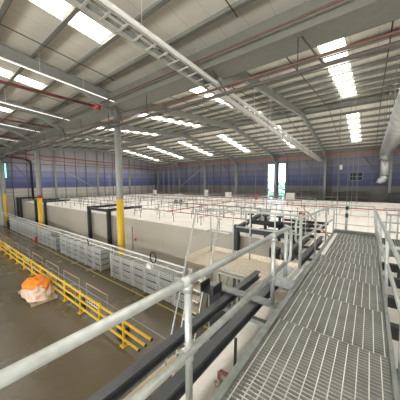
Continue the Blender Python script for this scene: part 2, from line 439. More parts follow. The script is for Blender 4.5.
# internal columns with painted protective sleeves
for x, zt_, lab in ((-13.4, 5.5, 'grey steel column with a tall yellow sleeve standing among the wire cages'),
                    (-29.2, 4.95, 'grey steel column with yellow sleeve and red band, beyond the tallest cage run'),
                    (-44.8, 5.0, 'distant grey column with yellow sleeve beside the far end of the cages'),
                    (17.6, 5.5, 'grey valley column beyond the round duct')):
    t = thing('column', (x, VAL, 0), lab, 'column', 'columns under the valley gutter')
    MB().tube([(x, VAL, 0), (x, VAL, 11.35)], .21, 16).build('shaft', 'column', t)
    tag(MB().tube([(x, VAL, .02), (x, VAL, zt_)], .235, 16).build('sleeve', 'col_yellow', t), 'yellow painted sleeve')
    if x == -29.2: tag(MB().tube([(x, VAL, zt_), (x, VAL, zt_ + .35)], .24, 16).build('band', 'redband', t), 'red band')
    MB().box(x - .3, x + .3, VAL - .3, VAL + .3, 0, .025).build('base_plate', 'column', t)
    MB().box(x - .3, x + .3, VAL - .3, VAL + .3, 11.25, 11.35).build('head_plate', 'column', t)
tag(MB().tube([(-12.2, VAL, 13.0 - .5), (-13.2, VAL - .3, 11.4)], .04, 6).build('stay_rod', 'trunking'), 'thin pale diagonal stay above the column among the cages', 'stay rod')

# far wall and left wall columns and rails
for i, x in enumerate(COLX):
    t = thing('wall_column', (x, YF - .25, 0), 'grey steel column on the window wall, %s along from the duct side' % ORD[len(COLX) - 1 - i], 'column', 'columns on the window wall')
    mb = MB().box(x - .15, x + .15, YF - .5, YF - .47, 0, 11.0).box(x - .15, x + .15, YF - .06, YF - .03, 0, 11.0).box(x - .012, x + .012, YF - .47, YF - .06, 0, 11.0)
    mb.build('shaft', 'column', t)
YW = [VAL, 16.1, RID, 32.0]
for i, y in enumerate(YW):
    tag(MB().box(XL + .02, XL + .05, y - .15, y + .15, 0, roof_z(y) - .3).box(XL + .35, XL + .38, y - .15, y + .15, 0, roof_z(y) - .3).box(XL + .05, XL + .35, y - .012, y + .012, 0, roof_z(y) - .3)
        .build('wall_column', 'column'), 'grey column against the side wall, %s from the corner pane of teal light' % ORD[i], 'column', 'columns on the side wall')
g = 0
xx = -44.7
while xx < XR - 1:
    if not any(abs(xx - c) < .5 for c in COLX) and not (-15.3 < xx < -11.6) and not (-2.8 < xx < -.6):
        tag(MB().box(xx - .05, xx + .05, YF - .14, YF - .02, 0, 11.1).build('cladding_mullion', 'girt'), 'dark upright cladding mullion, %s along the window wall from the side-wall corner' % ORD[g], 'mullion', 'mullions on the window wall')
        g += 1
    xx += 1.95
g = 0; yy = 9.9
while yy < 39:
    if not any(abs(yy - c) < .5 for c in YW):
        tag(MB().box(XL + .02, XL + .12, yy - .05, yy + .05, 0, roof_z(yy) - .3).build('cladding_mullion', 'girt'), 'dark upright cladding mullion, %s along the side wall from its teal pane' % ORD[g], 'mullion', 'mullions on the side wall')
        g += 1
    yy += 1.98
for z, w in ((5.8, .10), (9.95, .10)):
    hl = {5.8: 'dark rail under the blue cladding', 9.95: 'dark rail above the violet cladding'}[z]
    tag(MB().box(XL + .14, XL + .22, 8.6, YF - .6, z - w / 2, z + w / 2).build('sheeting_rail', 'girt'), hl + ' on the side wall', 'wall rail')
    mb = MB()
    for a, b in ((XL + .3, -15.1), (-11.8, XR)): mb.box(a, b, YF - .24, YF - .16, z - w / 2, z + w / 2)
    tag(mb.build('sheeting_rail', 'girt'), hl + ' on the window wall', 'wall rail')
for k, z in enumerate((5.15, 4.5, 3.9)):
    tag(MB().box(XL + .24, XL + .32, 8.6, YF - .6, z - .04, z + .04).build('guard_rail', 'dirtyrail'), 'horizontal steel rail on cream side wall, %s below the blue' % ORD[k], 'wall rail', 'rails on the cream side wall')
    mb = MB().box(XL + .3, XR, YF - .32, YF - .25, z - .05, z + .05)
    tag(mb.build('guard_rail', 'girt'), 'dark horizontal rail on the window wall, %s below the blue' % ORD[k], 'wall rail', 'rails on the lower window wall')
def brace(p, q, lab, m='galv'): tag(MB().tube([p, q], .05, 6).build('wall_brace', m), lab, 'brace')
brace((XL + .5, 16.3, 9.6), (XL + .5, 23.8, 5.2), 'pale diagonal brace across the blue side wall')
brace((-36.6, YF - .7, 5.3), (-29.8, YF - .7, 9.6), 'pale diagonal brace on window wall near the corner')
for i in (3, 4, 5, 6):
    x = COLX[i]
    brace((x - 2.9, YF - .4, 10.0), (x - .3, YF - .4, 6.0), 'dark diagonal strut on the window wall, sloping to the column %s in from the corner' % ORD[i], 'girt')
for i, y in enumerate((10.2, 26.2)):
    brace((XL + .4, y, 9.6), (XL + .4, y + 2.6, 6.0), ['dark diagonal strut on side wall next to the teal pane', 'dark diagonal strut on side wall towards the corner'][i], 'girt')

# pipes on walls
tag(MB().tube([(XL + .6, 8.8, 11.6), (XL + .6, 39, 10.5)], .09, 8).build('wall_pipe', 'roofred'), 'upper red sprinkler main along the side wall', 'pipe')
tag(MB().tube([(XL + 1.2, 9.5, 10.75), (XL + 1.2, 38.6, 9.9)], .07, 8).build('wall_pipe', 'roofred'), 'lower red sprinkler pipe along the side wall', 'pipe')
tag(MB().tube([(XL + 1.0, YF - .75, 10.6), (-8, YF - .75, 10.55), (XR - .3, YF - .75, 10.65)], .11, 8).build('wall_pipe', 'orangepipe'), 'orange-red pipe running high along the window wall', 'pipe')
tag(MB().tube([(XL + .5, 9.2, 10.9), (XL + .5, 11.6, 10.65), (XL + .5, 12.25, 10.3), (XL + .5, 12.4, 9.8), (XL + .5, 12.4, 3.8)], .16, 10).build('black_pipe', 'blackpipe'), 'fat black pipe bending down the blue side wall', 'pipe')

# sprinkler pipes in the roof
def pipe(pts, r, m, lab, name='sprinkler_pipe', n=8): return tag(MB().tube(pts, r, n).build(name, m), lab, 'pipe')
pipe([(XL + .4, 7.5 - .1, 11.62), (XR - .2, 7.5 - .1, 11.42)], .04, 'brownpipe', 'long red sprinkler pipe along the face of the valley gutter')
pipe([(XL + .4, 7.75, 10.35), (XR - .2, 7.75, 10.35)], .045, 'brownpipe', 'brown-red sprinkler pipe slung under the lattice girders')
t = thing('sprinkler_main', (-12.6, 3, 11.0), 'thick red sprinkler main ending in a bright red flange near the caged column', 'pipe')
MB().tube([(-12.9, -7, 10.9), (-12.9, 6.7, 11.05)], .075, 10).build('main', 'redpipe', t)
tag(MB().tube([(-12.9, 6.7, 11.05), (-12.9, 7.05, 11.05)], .17, 10).build('flange', 'roofred', t), 'bright red flange')
for q, (xx, lab) in enumerate(((-20.9, 'red'), (-28.6, 'red'), (-36.5, 'red'))):
    pipe([(xx, -6, 11.15), (xx, 7.3, 11.15)], .07, 'redpipe', 'thinner red branch pipe under the walkway-span roof, %s beyond the flanged main' % ORD[q])
k = 0
for xx in (-33.0, -25.2, -17.6, -11.6, -3.9, -.3, 3.9):
    pipe([(xx, -6.5, roof_z(-6.5) - .42), (xx, VAL - 1.2, roof_z(VAL - 1.2) - .42)], .022, 'girder', 'thin brown pipe under the walkway-span purlins, %s from the caged end' % ORD[k]); k += 1
k = 0
for xx in (-38.5, -30.5, -23.0, -15.4, -11.2, -7.2, -3.4, .4, 3.6):
    pipe([(xx, VAL + 1.2, roof_z(VAL + 1.2) - .36), (xx, RID, roof_z(RID) - .36), (xx, YF - 1, roof_z(YF - 1) - .36)], .028, 'girder', 'thin brown sprinkler line across the far-span purlins, %s from the side wall' % ORD[k]); k += 1

# lighting trunking with battens
for i, x in enumerate((-12.6, -19.0, -25.5, -33.0, -40.0)):
    z0, z1 = 11.4 + .06 * 8, 11.4
    la = lambda y: 11.52 + (8.1 - y) * .07
    t = thing('light_trunking', (x, 2, la(2)), 'slim pale lighting trunking rail with end box, %s out from the walkway' % ORD[i], 'light', 'lighting trunking runs')
    MB().bar((x, -7.0, la(-7.0)), (x, 8.0, la(8.0)), .045, .05).build('trunking', 'white', t)
    tag(MB().bar((x, -6.9, la(-6.9) - .035), (x, 7.9, la(7.9) - .035), .03, .015).build('led_strip', 'led', t), 'lit white light strip')
    MB().box(x - .11, x + .11, 7.9, 9.1, 11.42, 11.56).build('batten_body', 'trunking', t)
    for j in range(-6, 8, 2):
        MB().tube([(x, j, la(j)), (x, j, roof_z(j) - .2)], .008, 4).build('drop_wire', 'trunking', t)
for i, x in enumerate((-11.5, -19.3, -27.1, -34.9)):
    pass

# cable tray running from the wall column over the walkway
t = thing('cable_tray', (-5.7, 20, 10.65), 'long bright cable tray with round conduit running down to the window wall', 'cable tray')
tz = lambda y: 11.65 - .05 * y
TX = -5.95
tb = MB()
for sx in (-.62, .0): tb.bar((TX + sx, -6, tz(-6)), (TX + sx, 39.2, tz(39.2)), .03, .2)
tb.build('side_rail', 'tray', t)
MB().bar((TX - .3, 8.9, tz(8.9) - .09), (TX - .3, 39.2, tz(39.2) - .09), .34, .015).build('tray_base', 'tray', t)
rb = MB().bar((TX - .62, -5.8, tz(-5.8) - .06), (TX, -5.8, tz(-5.8) - .06), .07, .03).build('rung', 'tray', t)
for k in range(1, 80):
    c = rb.copy(); COL.objects.link(c); c.parent = t; c.location = (0, .56 * k, -.05 * .56 * k)
MB().tube([(TX + .13, -6, tz(-6) - .05), (TX + .13, 39.2, tz(39.2) - .05)], .075, 10).build('conduit', 'trunking', t)
cb = MB()
for sx in (-.5, -.42, -.2): cb.tube([(TX + sx, -6, tz(-6)), (TX + sx, 39.2, tz(39.2))], .03, 6)
cb.build('cables', 'galv_dark', t)
for j, y in enumerate(range(-4, 38, 3)):
    MB().tube([(TX - .3, y, tz(y)), (TX - .3, y, roof_z(y) - .25)], .012, 4).build('hanger_rod', 'trunking', t)
t = thing('cable_ladder', (-5.15, YF - .7, 3.8), 'black cable ladder climbing the wall column below the long cable tray', 'cable ladder')
MB().box(-5.45, -5.40, YF - .9, YF - .8, 0, 9.7).box(-4.75, -4.70, YF - .9, YF - .8, 0, 9.7).build('side_rail', 'black', t)
lb = MB(); z = .3
while z < 9.6: lb.box(-5.4, -4.75, YF - .88, YF - .82, z, z + .09); z += .32
lb.build('rungs', 'black', t)

# round duct
t = thing('round_duct', (1.4, 20, 10.3), 'large galvanised round duct running over the walkway to the window wall', 'duct')
MB().tube([(1.4, 9.0, 10.3), (1.4, 36.2, 10.3)], .62, 24).build('duct_run', 'duct', t)
MB().tube([(1.4, 36.2, 10.3), (1.4, 36.9, 10.2), (1.4, 37.35, 9.85), (1.4, 37.5, 9.3)], .62, 24).build('elbow', 'duct', t)
MB().tube([(1.4, 37.5, 9.3), (1.4, 37.5, 7.2)], .5, 24).build('drop', 'duct', t)
MB().tube([(1.4, 37.5, 7.2), (1.25, 37.5, 6.75), (1.0, 37.5, 6.55), (.7, 37.5, 6.65)], [.5, .46, .4, .36], 20).build('outlet', 'duct', t)
sb = MB(); y = 10
while y < 36: sb.tube([(1.4, y, 10.3), (1.4, y + .08, 10.3)], .65, 24, cap=False); y += 1.5
sb.build('joint_rings', 'galv_dark', t)
for y in range(11, 36, 4):
    MB().tube([(.78, y, 10.35), (.78, y, roof_z(y) - .25)], .015, 4).build('hanger_rod', 'galv_dark', t)
tag(MB().box(-3.8, -3.45, YF - .35, YF - .1, 8.3, 9.0).build('floodlight', 'white'), 'small white floodlight high on the wall beyond the cable ladder', 'floodlight')

# ------------------------------------------------------------------ cold stores
CT = 3.7
BL = [(-2.1, 17.0, -6.0, 37.5), (-17.4, -2.2, 10.5, 37.5), (-33.0, -17.5, 10.5, 37.5), (-45.4, -33.1, 10.5, 37.5)]
BLAB = ['white insulated cold store under the metal walkway', 'white insulated cold store behind the cages next to the mobile steps',
        'white insulated cold store between the black post frames, beyond the caged column', 'white insulated cold store furthest along, beside the side wall']
doors = []
for (x0, x1, y0, y1), lab in zip(BL, BLAB):
    t = thing('cold_store', ((x0 + x1) / 2, (y0 + y1) / 2, 0), lab, 'cold store', 'cold stores')
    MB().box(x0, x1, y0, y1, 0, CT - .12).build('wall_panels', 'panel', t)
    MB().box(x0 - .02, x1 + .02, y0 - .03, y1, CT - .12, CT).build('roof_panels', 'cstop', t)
    if y0 > 5:
        MB().box(x0 - .01, x1 + .01, y0 - .06, y0 - .03, CT - .15, CT + .01).build('edge_trim', 'panel', t)
def cold_door(x, lab):
    t = thing('cold_store_door', (x, 10.4, .05), lab, 'door', 'cold store doors')
    MB().box(x - .55, x + .55, 10.42, 10.5, .1, 2.9).build('leaf', 'panel', t)
    MB().box(x - .62, x - .55, 10.43, 10.5, .05, 3.0).box(x + .55, x + .62, 10.43, 10.5, .05, 3.0).box(x - .62, x + .62, 10.43, 10.5, 2.9, 3.0).build('frame', 'panel', t)
    MB().tube([(x - .4, 10.4, 1.6), (x - .4, 10.4, 2.2)], .02, 6).build('handle', 'white', t)
cold_door(-19.2, 'white cold store door with lever handle between two black posts')
cold_door(-15.6, 'white cold store door near the red alarm button')
tag(MB().box(-14.72, -14.55, 10.44, 10.5, 1.95, 2.15).build('alarm_button', 'red'), 'small red alarm button on the pale cold store wall', 'alarm button')

# black goalpost frames in front of the cold stores
for i, (x, lab) in enumerate(((-5.45, 'black steel goalpost frame next to the mobile steps platform'), (-17.9, 'black steel post frame just beyond the caged yellow column'),
                              (-21.4, 'black steel post frame, further of the pair by the cold store door'), (-33.2, 'black steel post frame right behind the red-banded column'),
                              (-36.8, 'black steel post frame, further one behind the red-banded column'), (-44.0, 'black steel post frame beside the furthest column'),
                              (-49.6 + 4.0, 'black steel post frame hard against the side wall'))):
    y = 10.15; h = 4.35
    t = thing('post_frame', (x, y, 0), lab, 'post frame', 'black post frames')
    MB().box(x - .14, x + .14, y - .14, y + .14, 0, h).build('post', 'black', t)
    L = (0, 3.5, 3, 3, 3, 2.5, 2.5)[i]
    if i in (2, 4): MB().box(x + .14, x + (3.36 if i == 2 else 3.46), y - .09, y + .09, h - .3, h - .08).build('cross_beam', 'black', t)
    if i: MB().box(x - .09, x + .09, y, y + L, h - .24, h - .02).build('beam', 'black', t)
    else:
        MB().box(x, x + 3.2, y - .08, y + .1, h - .34, h - .1).build('beam', 'black', t)
        MB().bar((x, y, h - .2), (x - .0, y + 3, h + .1), .2, .2).build('brace_beam', 'black', t)

# ------------------------------------------------------------------ clutter on the cold store roofs
rr = random.Random(11)
def rail_run(x0, x1, y, h, lab, m='galv', along='x', step=1.5, r=.022, mid=True):
    t = thing('roof_guardrail', ((x0 + x1) / 2, y, CT) if along == 'x' else (y, (x0 + x1) / 2, CT), lab, 'guardrail', 'guardrails on the cold store roofs')
    pt = (lambda a, z: (a, y, z)) if along == 'x' else (lambda a, z: (y, a, z))
    MB().tube([pt(x0, CT + h), pt(x1, CT + h)], r, 6).build('top_rail', m, t)
    if mid: MB().tube([pt(x0, CT + h * .5), pt(x1, CT + h * .5)], r * .8, 6).build('mid_rail', m, t)
    n = max(1, round((x1 - x0) / step)); ps = None
    for k in range(n + 1):
        a = x0 + (x1 - x0) * k / n
        if ps is None: ps = MB().tube([pt(a, CT), pt(a, CT + h)], r, 6).build('post', m, t)
        else:
            c = ps.copy(); COL.objects.link(c); c.location = Vector(pt(a, CT)) - Vector(pt(x0, CT)); c.parent = t
rail_run(-17.0, -3.0, 15.0, .95, 'dark pipe rail across the pale roof behind the mobile steps', 'girt')
rail_run(-33, -19, 14.2, .7, 'low dark rail on the roof between the black frames', 'girt')
rail_run(-16, -6, 19.5, .9, 'grey rail crossing the middle of the pale roof', 'galv')
rail_run(-30, -17, 19.5, .9, 'grey rail on the pale roof in line with the caged column', 'galv')
rail_run(-13, -1.5, 25.5, .9, 'grey rail on the roof towards the tall windows', 'galv_dark')
rail_run(-44, -18, 25, .8, 'long rail on the roof towards the side wall corner', 'galv_dark', step=2.6)
rail_run(-44, -34, 16, .8, 'rail on the roof nearest the side wall', 'girt', step=2.0)
rail_run(-40, -3, 31, .9, 'long rail at the back of the cold store roofs', 'galv_dark', step=3.0)
rail_run(12, 24, -3.2, .9, 'rail running towards the window wall beside the red sign post', 'galv', 'y', step=2)
rail_run(12, 34, -9.5, .7, 'rail running towards the window wall below the tall windows', 'galv_dark', 'y', step=2.4)
rail_run(12, 34, -16.8, .7, 'rail running towards the window wall over the cold store joint', 'galv_dark', 'y', step=2.4)
rail_run(12, 34, -25.5, .7, 'rail running back between the black frames', 'galv_dark', 'y', step=2.4)
rail_run(-45, -20, 12.4, .6, 'low dark rail near the front of the roofs towards the side wall', 'girt', step=2.5)
rail_run(-16.5, -7, 17.2, .7, 'dark rail between the red pipe and the mobile steps', 'girt', step=1.6)
rail_run(-31, -18, 22.5, .9, 'dark rail beside the arched step-over', 'girt', step=2.1)
rail_run(-44, -33.5, 21, .8, 'dark rail on the roof beyond the red-banded column', 'girt', step=2.1)
rail_run(-12, 0, 22.6, .8, 'grey rail on roof beyond the red sign post', 'galv', step=2.0)
rail_run(-34, -5, 28.3, .9, 'thin grey rail on roof in line with the white cabinets', 'galv', step=2.6)
rail_run(-28, -6, 34.5, 1.0, 'dark rail at the foot of the window wall', 'girt', step=2.6)
def roof_pipe(pts, r, m, lab): tag(MB().tube(pts, r, 6).build('roof_pipe', m), lab, 'pipe', 'pipes over the cold store roofs')
roof_pipe([(-36, 20.3, 4.5), (15, 20.3, 4.5)], .045, 'roofred', 'red sprinkler pipe low across the pale roofs beyond the walkway end')
roof_pipe([(-44, 26.5, 4.4), (-6, 26.5, 4.4)], .045, 'roofred', 'red sprinkler pipe across the roofs in front of the tall windows')
roof_pipe([(-44, 32.8, 4.6), (0, 32.8, 4.6)], .035, 'redpipe', 'red sprinkler pipe at the back of the roofs')
roof_pipe([(-20, 13.0, 4.15), (-3.5, 13.0, 4.15)], .03, 'roofred', 'thin red pipe near the front edge of the roofs')
roof_pipe([(-12.6, 12, 4.3), (-12.6, 36, 4.3)], .04, 'roofred', 'red pipe running back towards the tall windows')
roof_pipe([(-22.6, 12, 4.3), (-22.6, 36, 4.3)], .04, 'galv', 'grey pipe running back between the black frames')
roof_pipe([(-1.9, 12.5, 4.0), (15, 12.5, 4.0)], .03, 'roofred', 'thin red pipe just beyond the walkway end rail')
roof_pipe([(-1.2, 11, 4.0), (-5.4, 24, 4.0)], .04, 'hoopbar', 'thin rusty pipe slanting across the roof past the red sign post')
# panel hanger rods from roof steel to cold store roofs
hang = None; hi = 0
for gx in range(11):
    for gy in range(6):
        x = -42 + gx * 4.1 + rr.uniform(-.3, .3); y = 12.6 + gy * 4.4 + rr.uniform(-.3, .3)
        zt_ = roof_z(y) - .3
        o = MB().tube([(x, y, CT), (x, y, zt_)], .013, 4).build('hanger_rod', 'galv_dark')
        tag(o, 'thin hanger rod above the cold stores, %s row back, %s line from side wall' % (ORD[gy], ORD[gx]), 'hanger rod', 'ceiling hanger rods')
# short threaded uprights, tee-topped
st = None; k = 0
for gx in range(21):
    for gy in range(7):
        x = -44 + gx * 2.05 + rr.uniform(-.5, .5); y = 11.2 + gy * 2.1 + rr.uniform(-.4, .4)
        if x > -2.6: continue
        if st is None:
            t = thing('roof_upright', (x, y, CT), 'short steel upright with cross cap on the cold store roofs', 'upright', 'short uprights on the cold store roofs')
            MB().tube([(x, y, CT), (x, y, CT + .6)], .022, 6).build('stem', 'girt', t)
            MB().tube([(x - .16, y, CT + .6), (x + .16, y, CT + .6)], .02, 6).build('cap', 'girt', t)
            st = t
        else: t = copy_tree(st, (x, y, CT))
        t['label'] = 'short upright on the cold stores, %s row back, %s line from side wall' % (ORD[gy], ORD[gx])
def unit(x, y, w, d, h, m, lab, name='roof_unit', cat='roof unit'):
    t = thing(name, (x, y, CT), lab, cat, None)
    MB().box(x - w / 2, x + w / 2, y - d / 2, y + d / 2, CT + .12, CT + h).build('casing', m, t, .02)
    MB().box(x - w / 2 + .05, x - w / 2 + .15, y - d / 2, y + d / 2, CT, CT + .12).box(x + w / 2 - .15, x + w / 2 - .05, y - d / 2, y + d / 2, CT, CT + .12).build('feet', 'girt', t)
    MB().box(x - w / 2 - .02, x + w / 2 + .02, y - d / 2 - .02, y + d / 2 + .02, CT + h, CT + h + .04).build('lid', m, t)
unit(-6.2, 15.9, .75, .5, .75, 'grey_machine', 'pale grey cabinet on the roof behind the black valve beam')
unit(-16.5, 28.2, .7, .6, 1.3, 'white', 'small white cabinet on the roof below the middle of the window wall')
unit(-8.05, 29.3, .9, .6, 1.35, 'white', 'white cabinet on the roof just past the tall windows')
unit(-24, 33, .5, .5, 1.4, 'white', 'slim white box at the back of the roofs beside the corner')
unit(-14.2, 33, .4, .4, .8, 'red', 'red box on the roof below the tall windows')
unit(-36, 31, .6, .5, 1.2, 'white', 'white box on the roof in front of the side wall')
for x, w in ((-2.2, 4.2), (4.5, 5.0)):
    tag(MB().box(x - w / 2, x + w / 2, 37.9, 38.9, 0, 4.9).build('dark_plant_unit', 'black', bevel=.03), {4.2: 'long black plant unit below the small four-pane window', 5.0: 'long black plant unit beyond the duct outlet'}[w], 'plant unit', 'black plant units by the window wall')
tag(MB().box(-9.5, -6.6, 38.1, 38.9, 0, 4.7).build('dark_plant_unit', 'black', bevel=.03), 'low black plant unit between tall windows and cable ladder', 'plant unit')
# step-over with two arched handrails
t = thing('stepover', (-20.3, 21.5, CT), 'step-over with arched pale handrails on the pale roof', 'step-over')
for yy in (21.2, 21.9):
    pts = [(-21.4, yy, CT)] + [(-20.3 - 1.1 * math.cos(a), yy, CT + .45 + .85 * math.sin(a)) for a in [PI * k / 8 for k in range(9)]] + [(-19.2, yy, CT)]
    MB().tube(pts, .03, 6).build('handrail', 'white', t)
MB().box(-20.8, -19.8, 21.2, 21.9, CT + .5, CT + .55).box(-21.2, -20.8, 21.2, 21.9, CT + .25, CT + .3).box(-19.8, -19.4, 21.2, 21.9, CT + .25, CT + .3).build('steps', 'galv_dark', t)
for sx in (-20.75, -19.9): MB().box(sx, sx + .05, 21.25, 21.85, CT, CT + .5).build('leg', 'galv_dark', t)
# red sign on post
t = thing('sign_post', (-3.45, 15.4, CT), 'small red square sign on a grey post beyond the walkway rail', 'sign')
MB().tube([(-3.45, 15.4, CT), (-3.45, 15.4, CT + .8)], .04, 8).build('post', 'galv', t)
MB().box(-3.65, -3.25, 15.33, 15.37, CT + .4, CT + .85).build('plate', 'red', t)

# ------------------------------------------------------------------ cages
CW, CD, CH = 1.18, .92, .42
def make_cage():
    t = thing('wire_cage', (0, 0, 0), 'cage', 'cage', 'stacked wire cages')
    w, d, h = CW / 2 - .02, CD / 2, CH
    MB().box(-w, w, -d, d, .05, .08).build('tray', 'cagein', t)
    for sx in (-1, 1):
        for sy in (-1, 1):
            MB().box(sx * w - sx * .05, sx * w, sy * d - sy * .05, sy * d, 0, h - .005).build('corner_post', 'cage', t)
    mb = MB(); n = 8
    for sy in (-1, 1):
        for k in range(n + 1):
            x = -w + 2 * w * k / n; mb.box(x - .012, x + .012, sy * d - .01, sy * d + .01, .06, h - .03)
        for z in (.09, .2, .3, h - .04): mb.box(-w, w, sy * d - .012, sy * d + .012, z - .012, z + .012)
    for sx in (-1, 1):
        for k in range(7):
            y = -d + 2 * d * k / 6; mb.box(sx * w - .01, sx * w + .01, y - .012, y + .012, .06, h - .03)
        for z in (.09, .2, .3, h - .04): mb.box(sx * w - .012, sx * w + .012, -d, d, z - .012, z + .012)
    mb.build('wire_mesh', 'cage', t)
    MB().box(-w + .06, w - .06, -d + .08, d - .08, .08, h - .10).build('folded_contents', 'cagein', t)
    return t
cg0 = make_cage(); used = False
runs = [(-41.0, 9, 'the furthest run by the side wall'), (-29.05, 4, 'the short run beside the red-banded column'),
        (-23.0, 6, 'the run before the black frame pair'), (-14.25, 6, 'the run hiding the yellow column foot')]
for x0, n, rl in runs:
    for k in range(n):
        for tier in range(4):
            if n == 4 and tier == 3 and k == 3: continue
            x = x0 + (k + .5) * 1.24 + rr.uniform(-.015, .015); y = (8.5 if not (x0 > -14 and k == 0) else 7.98) + rr.uniform(-.02, .02)
            if not used: c = cg0; c.location = (x, y, tier * CH); used = True
            else: c = copy_tree(cg0, (x, y, tier * CH))
            if x0 > -14 and k == 0: c.scale = (1, .42, 1)
            c['label'] = '%s wire cage, %s stack in %s' % (['bottom', 'second', 'third', 'topmost'][tier], ORD[k], rl)
# lines on floor
tag(MB().box(-44, -5, 7.62, 7.72, .001, .004).build('floor_line', 'yellowline'), 'thin yellow painted line on concrete in front of the cages', 'floor line')
tag(MB().box(-44, -5, 6.0, 6.06, .001, .003).build('floor_line', 'hoop'), 'faint dark joint line in the concrete aisle', 'floor line')
# pale twin guard rails along cage fronts
t = thing('impact_rail', (-24, 7.93, 0), 'pale twin impact rails running above the cage fronts', 'guardrail')
MB().tube([(-44.6, 7.93, 2.22), (-5.8, 7.93, 2.34)], .05, 8).build('top_rail', 'trunking', t)
MB().tube([(-44.6, 7.93, 1.92), (-5.8, 7.93, 2.04)], .04, 8).build('lower_rail', 'trunking', t)
for k in range(6):
    x = -44.2 + k * 7.65
    MB().tube([(x, 7.93, 0), (x, 7.93, 2.2)], .035, 6).build('post', 'galv', t)
t = thing('hose_coil', (-9.4, 7.85, 2.0), 'small black hose coil hung on the twin impact rails', 'hose')
MB().tube([(-9.4 + .24 * math.cos(a), 7.84, 2.42 + .3 * math.sin(a)) for a in [2 * PI * k / 16 for k in range(17)]], .035, 6).build('coil', 'blackpipe', t)
tag(MB().box(-9.85, -9.45, 7.7, 7.88, 1.78, 2.0).build('junction_box', 'white', bevel=.01), 'small white junction box below the black hose coil', 'junction box')
tag(MB().tube([(-17.0, 7.82, 2.3), (-16.9, 7.82, 2.05), (-16.9, 7.82, 1.8)], .04, 6).build('hose_loop', 'blackpipe'), 'short black hose hooked on the impact rails before the caged column', 'hose')
t = thing('fire_extinguisher', (-29.5, 7.95, 0), 'red fire extinguisher standing on floor beside the red-banded column', 'fire extinguisher')
MB().tube([(-29.5, 7.95, .0), (-29.5, 7.95, .5), (-29.5, 7.95, .56), (-29.5, 7.95, .6)], [.12, .12, .08, .03], 12).build('cylinder', 'red', t)
MB().box(-29.53, -29.35, 7.93, 7.97, .6, .65).build('handle', 'black', t)
tag(MB().box(-42.9, -42.2, 8.0, 8.6, 0, 1.1).build('waste_bin', 'black', bevel=.04), 'black bin on the floor by the furthest column', 'bin')

# ------------------------------------------------------------------ yellow barrier
BY = 4.75
t = thing('safety_barrier', (-25, BY, 0), 'long yellow pedestrian safety barrier with three rails on the floor', 'barrier')
PX = [-5.9 - 1.72 - 1.9 * k for k in range(20)]
for k, x in enumerate(PX):
    MB().tube([(x, BY, 0), (x, BY, 1.12), (x, BY, 1.16)], [.06, .06, .04], 10).build('post', 'yellow', t)
    MB().box(x - .13, x + .13, BY - .13, BY + .13, 0, .03).build('base_plate', 'yellow', t)
for nm, z in (('top_rail', 1.04), ('mid_rail', .66), ('bottom_rail', .28)):
    xe = -5.9 - (0.0 if z > 1 else .35 if z > .5 else .75)
    MB().tube([(PX[-1] - .5, BY, z), (xe, BY, z)], .054, 10).build(nm, 'yellow', t)
    tag(MB().tube([(xe, BY, z), (xe + .03, BY, z)], .056, 10).build('end_cap', 'black', t), 'black end cap')
# hoop frames behind the barrier
k = 0; x = -12.75; hp = None
while x > -40:
    w = 2.1
    if hp is None:
        t = thing('hoop_frame', (x - w / 2, 5.3, 0), '', 'hoop frame', 'hoop frames behind the barrier')
        for sx in (-w, 0): MB().tube([(x + sx, 5.3, 0), (x + sx, 5.3, 1.2)], .018, 6).build('leg', 'hoop', t)
        MB().tube([(x - w, 5.3, 1.2), (x, 5.3, 1.2)], .024, 6).build('top_bar', 'hoopbar', t)
        hp = t; hb = x
    else: t = copy_tree(hp, (x - w / 2, 5.3, 0))
    t['label'] = 'thin steel hoop frame behind the barrier, %s along from its open end' % ORD[k + 1]
    x -= 2.95; k += 1
t = copy_tree(hp, (-9.8 - 1.05, 5.3, 0)); t['label'] = 'thin steel hoop frame with brown top bar at the open end of the barrier'
# white slatted racks between barrier rails
for k in range(9):
    x = -10.6 - 2.7 * k
    t = thing('bicycle_rack' if 0 else 'slatted_rack', (x, 5.0, 0), 'low white slatted rack behind the yellow barrier, %s from its open end' % ORD[k], 'rack', 'slatted racks behind the barrier')
    mb = MB()
    for z in (.55, .82): mb.box(x - .75, x + .75, 4.98, 5.0, z - .02, z + .02)
    for j in range(8): mb.box(x - .75 + j * .214 - .02, x - .75 + j * .214 + .02, 4.98, 5.01, .5, .85)
    mb.build('slats', 'hoopbar' if k % 2 else 'white', t)
    for sx in (-.7, .7): MB().box(x + sx - .02, x + sx + .02, 4.98, 5.02, 0, .55).build('leg', 'hoop', t)
for x, lab in ((-12.2, 'black tool case behind the yellow barrier, second from its end'), (-13.9, 'black tool case behind the barrier beside the wrapped pallet'), (-8.3, 'black tool case behind the barrier close to its open end')):
    t = thing('tool_case', (x, 5.05, 0), lab, 'case')
    MB().box(x - .35, x + .35, 5.06, 5.26, .0, .42).build('body', 'black', t, .02)
    MB().box(x - .1, x + .1, 5.14, 5.18, .42, .47).build('handle', 'galv', t)

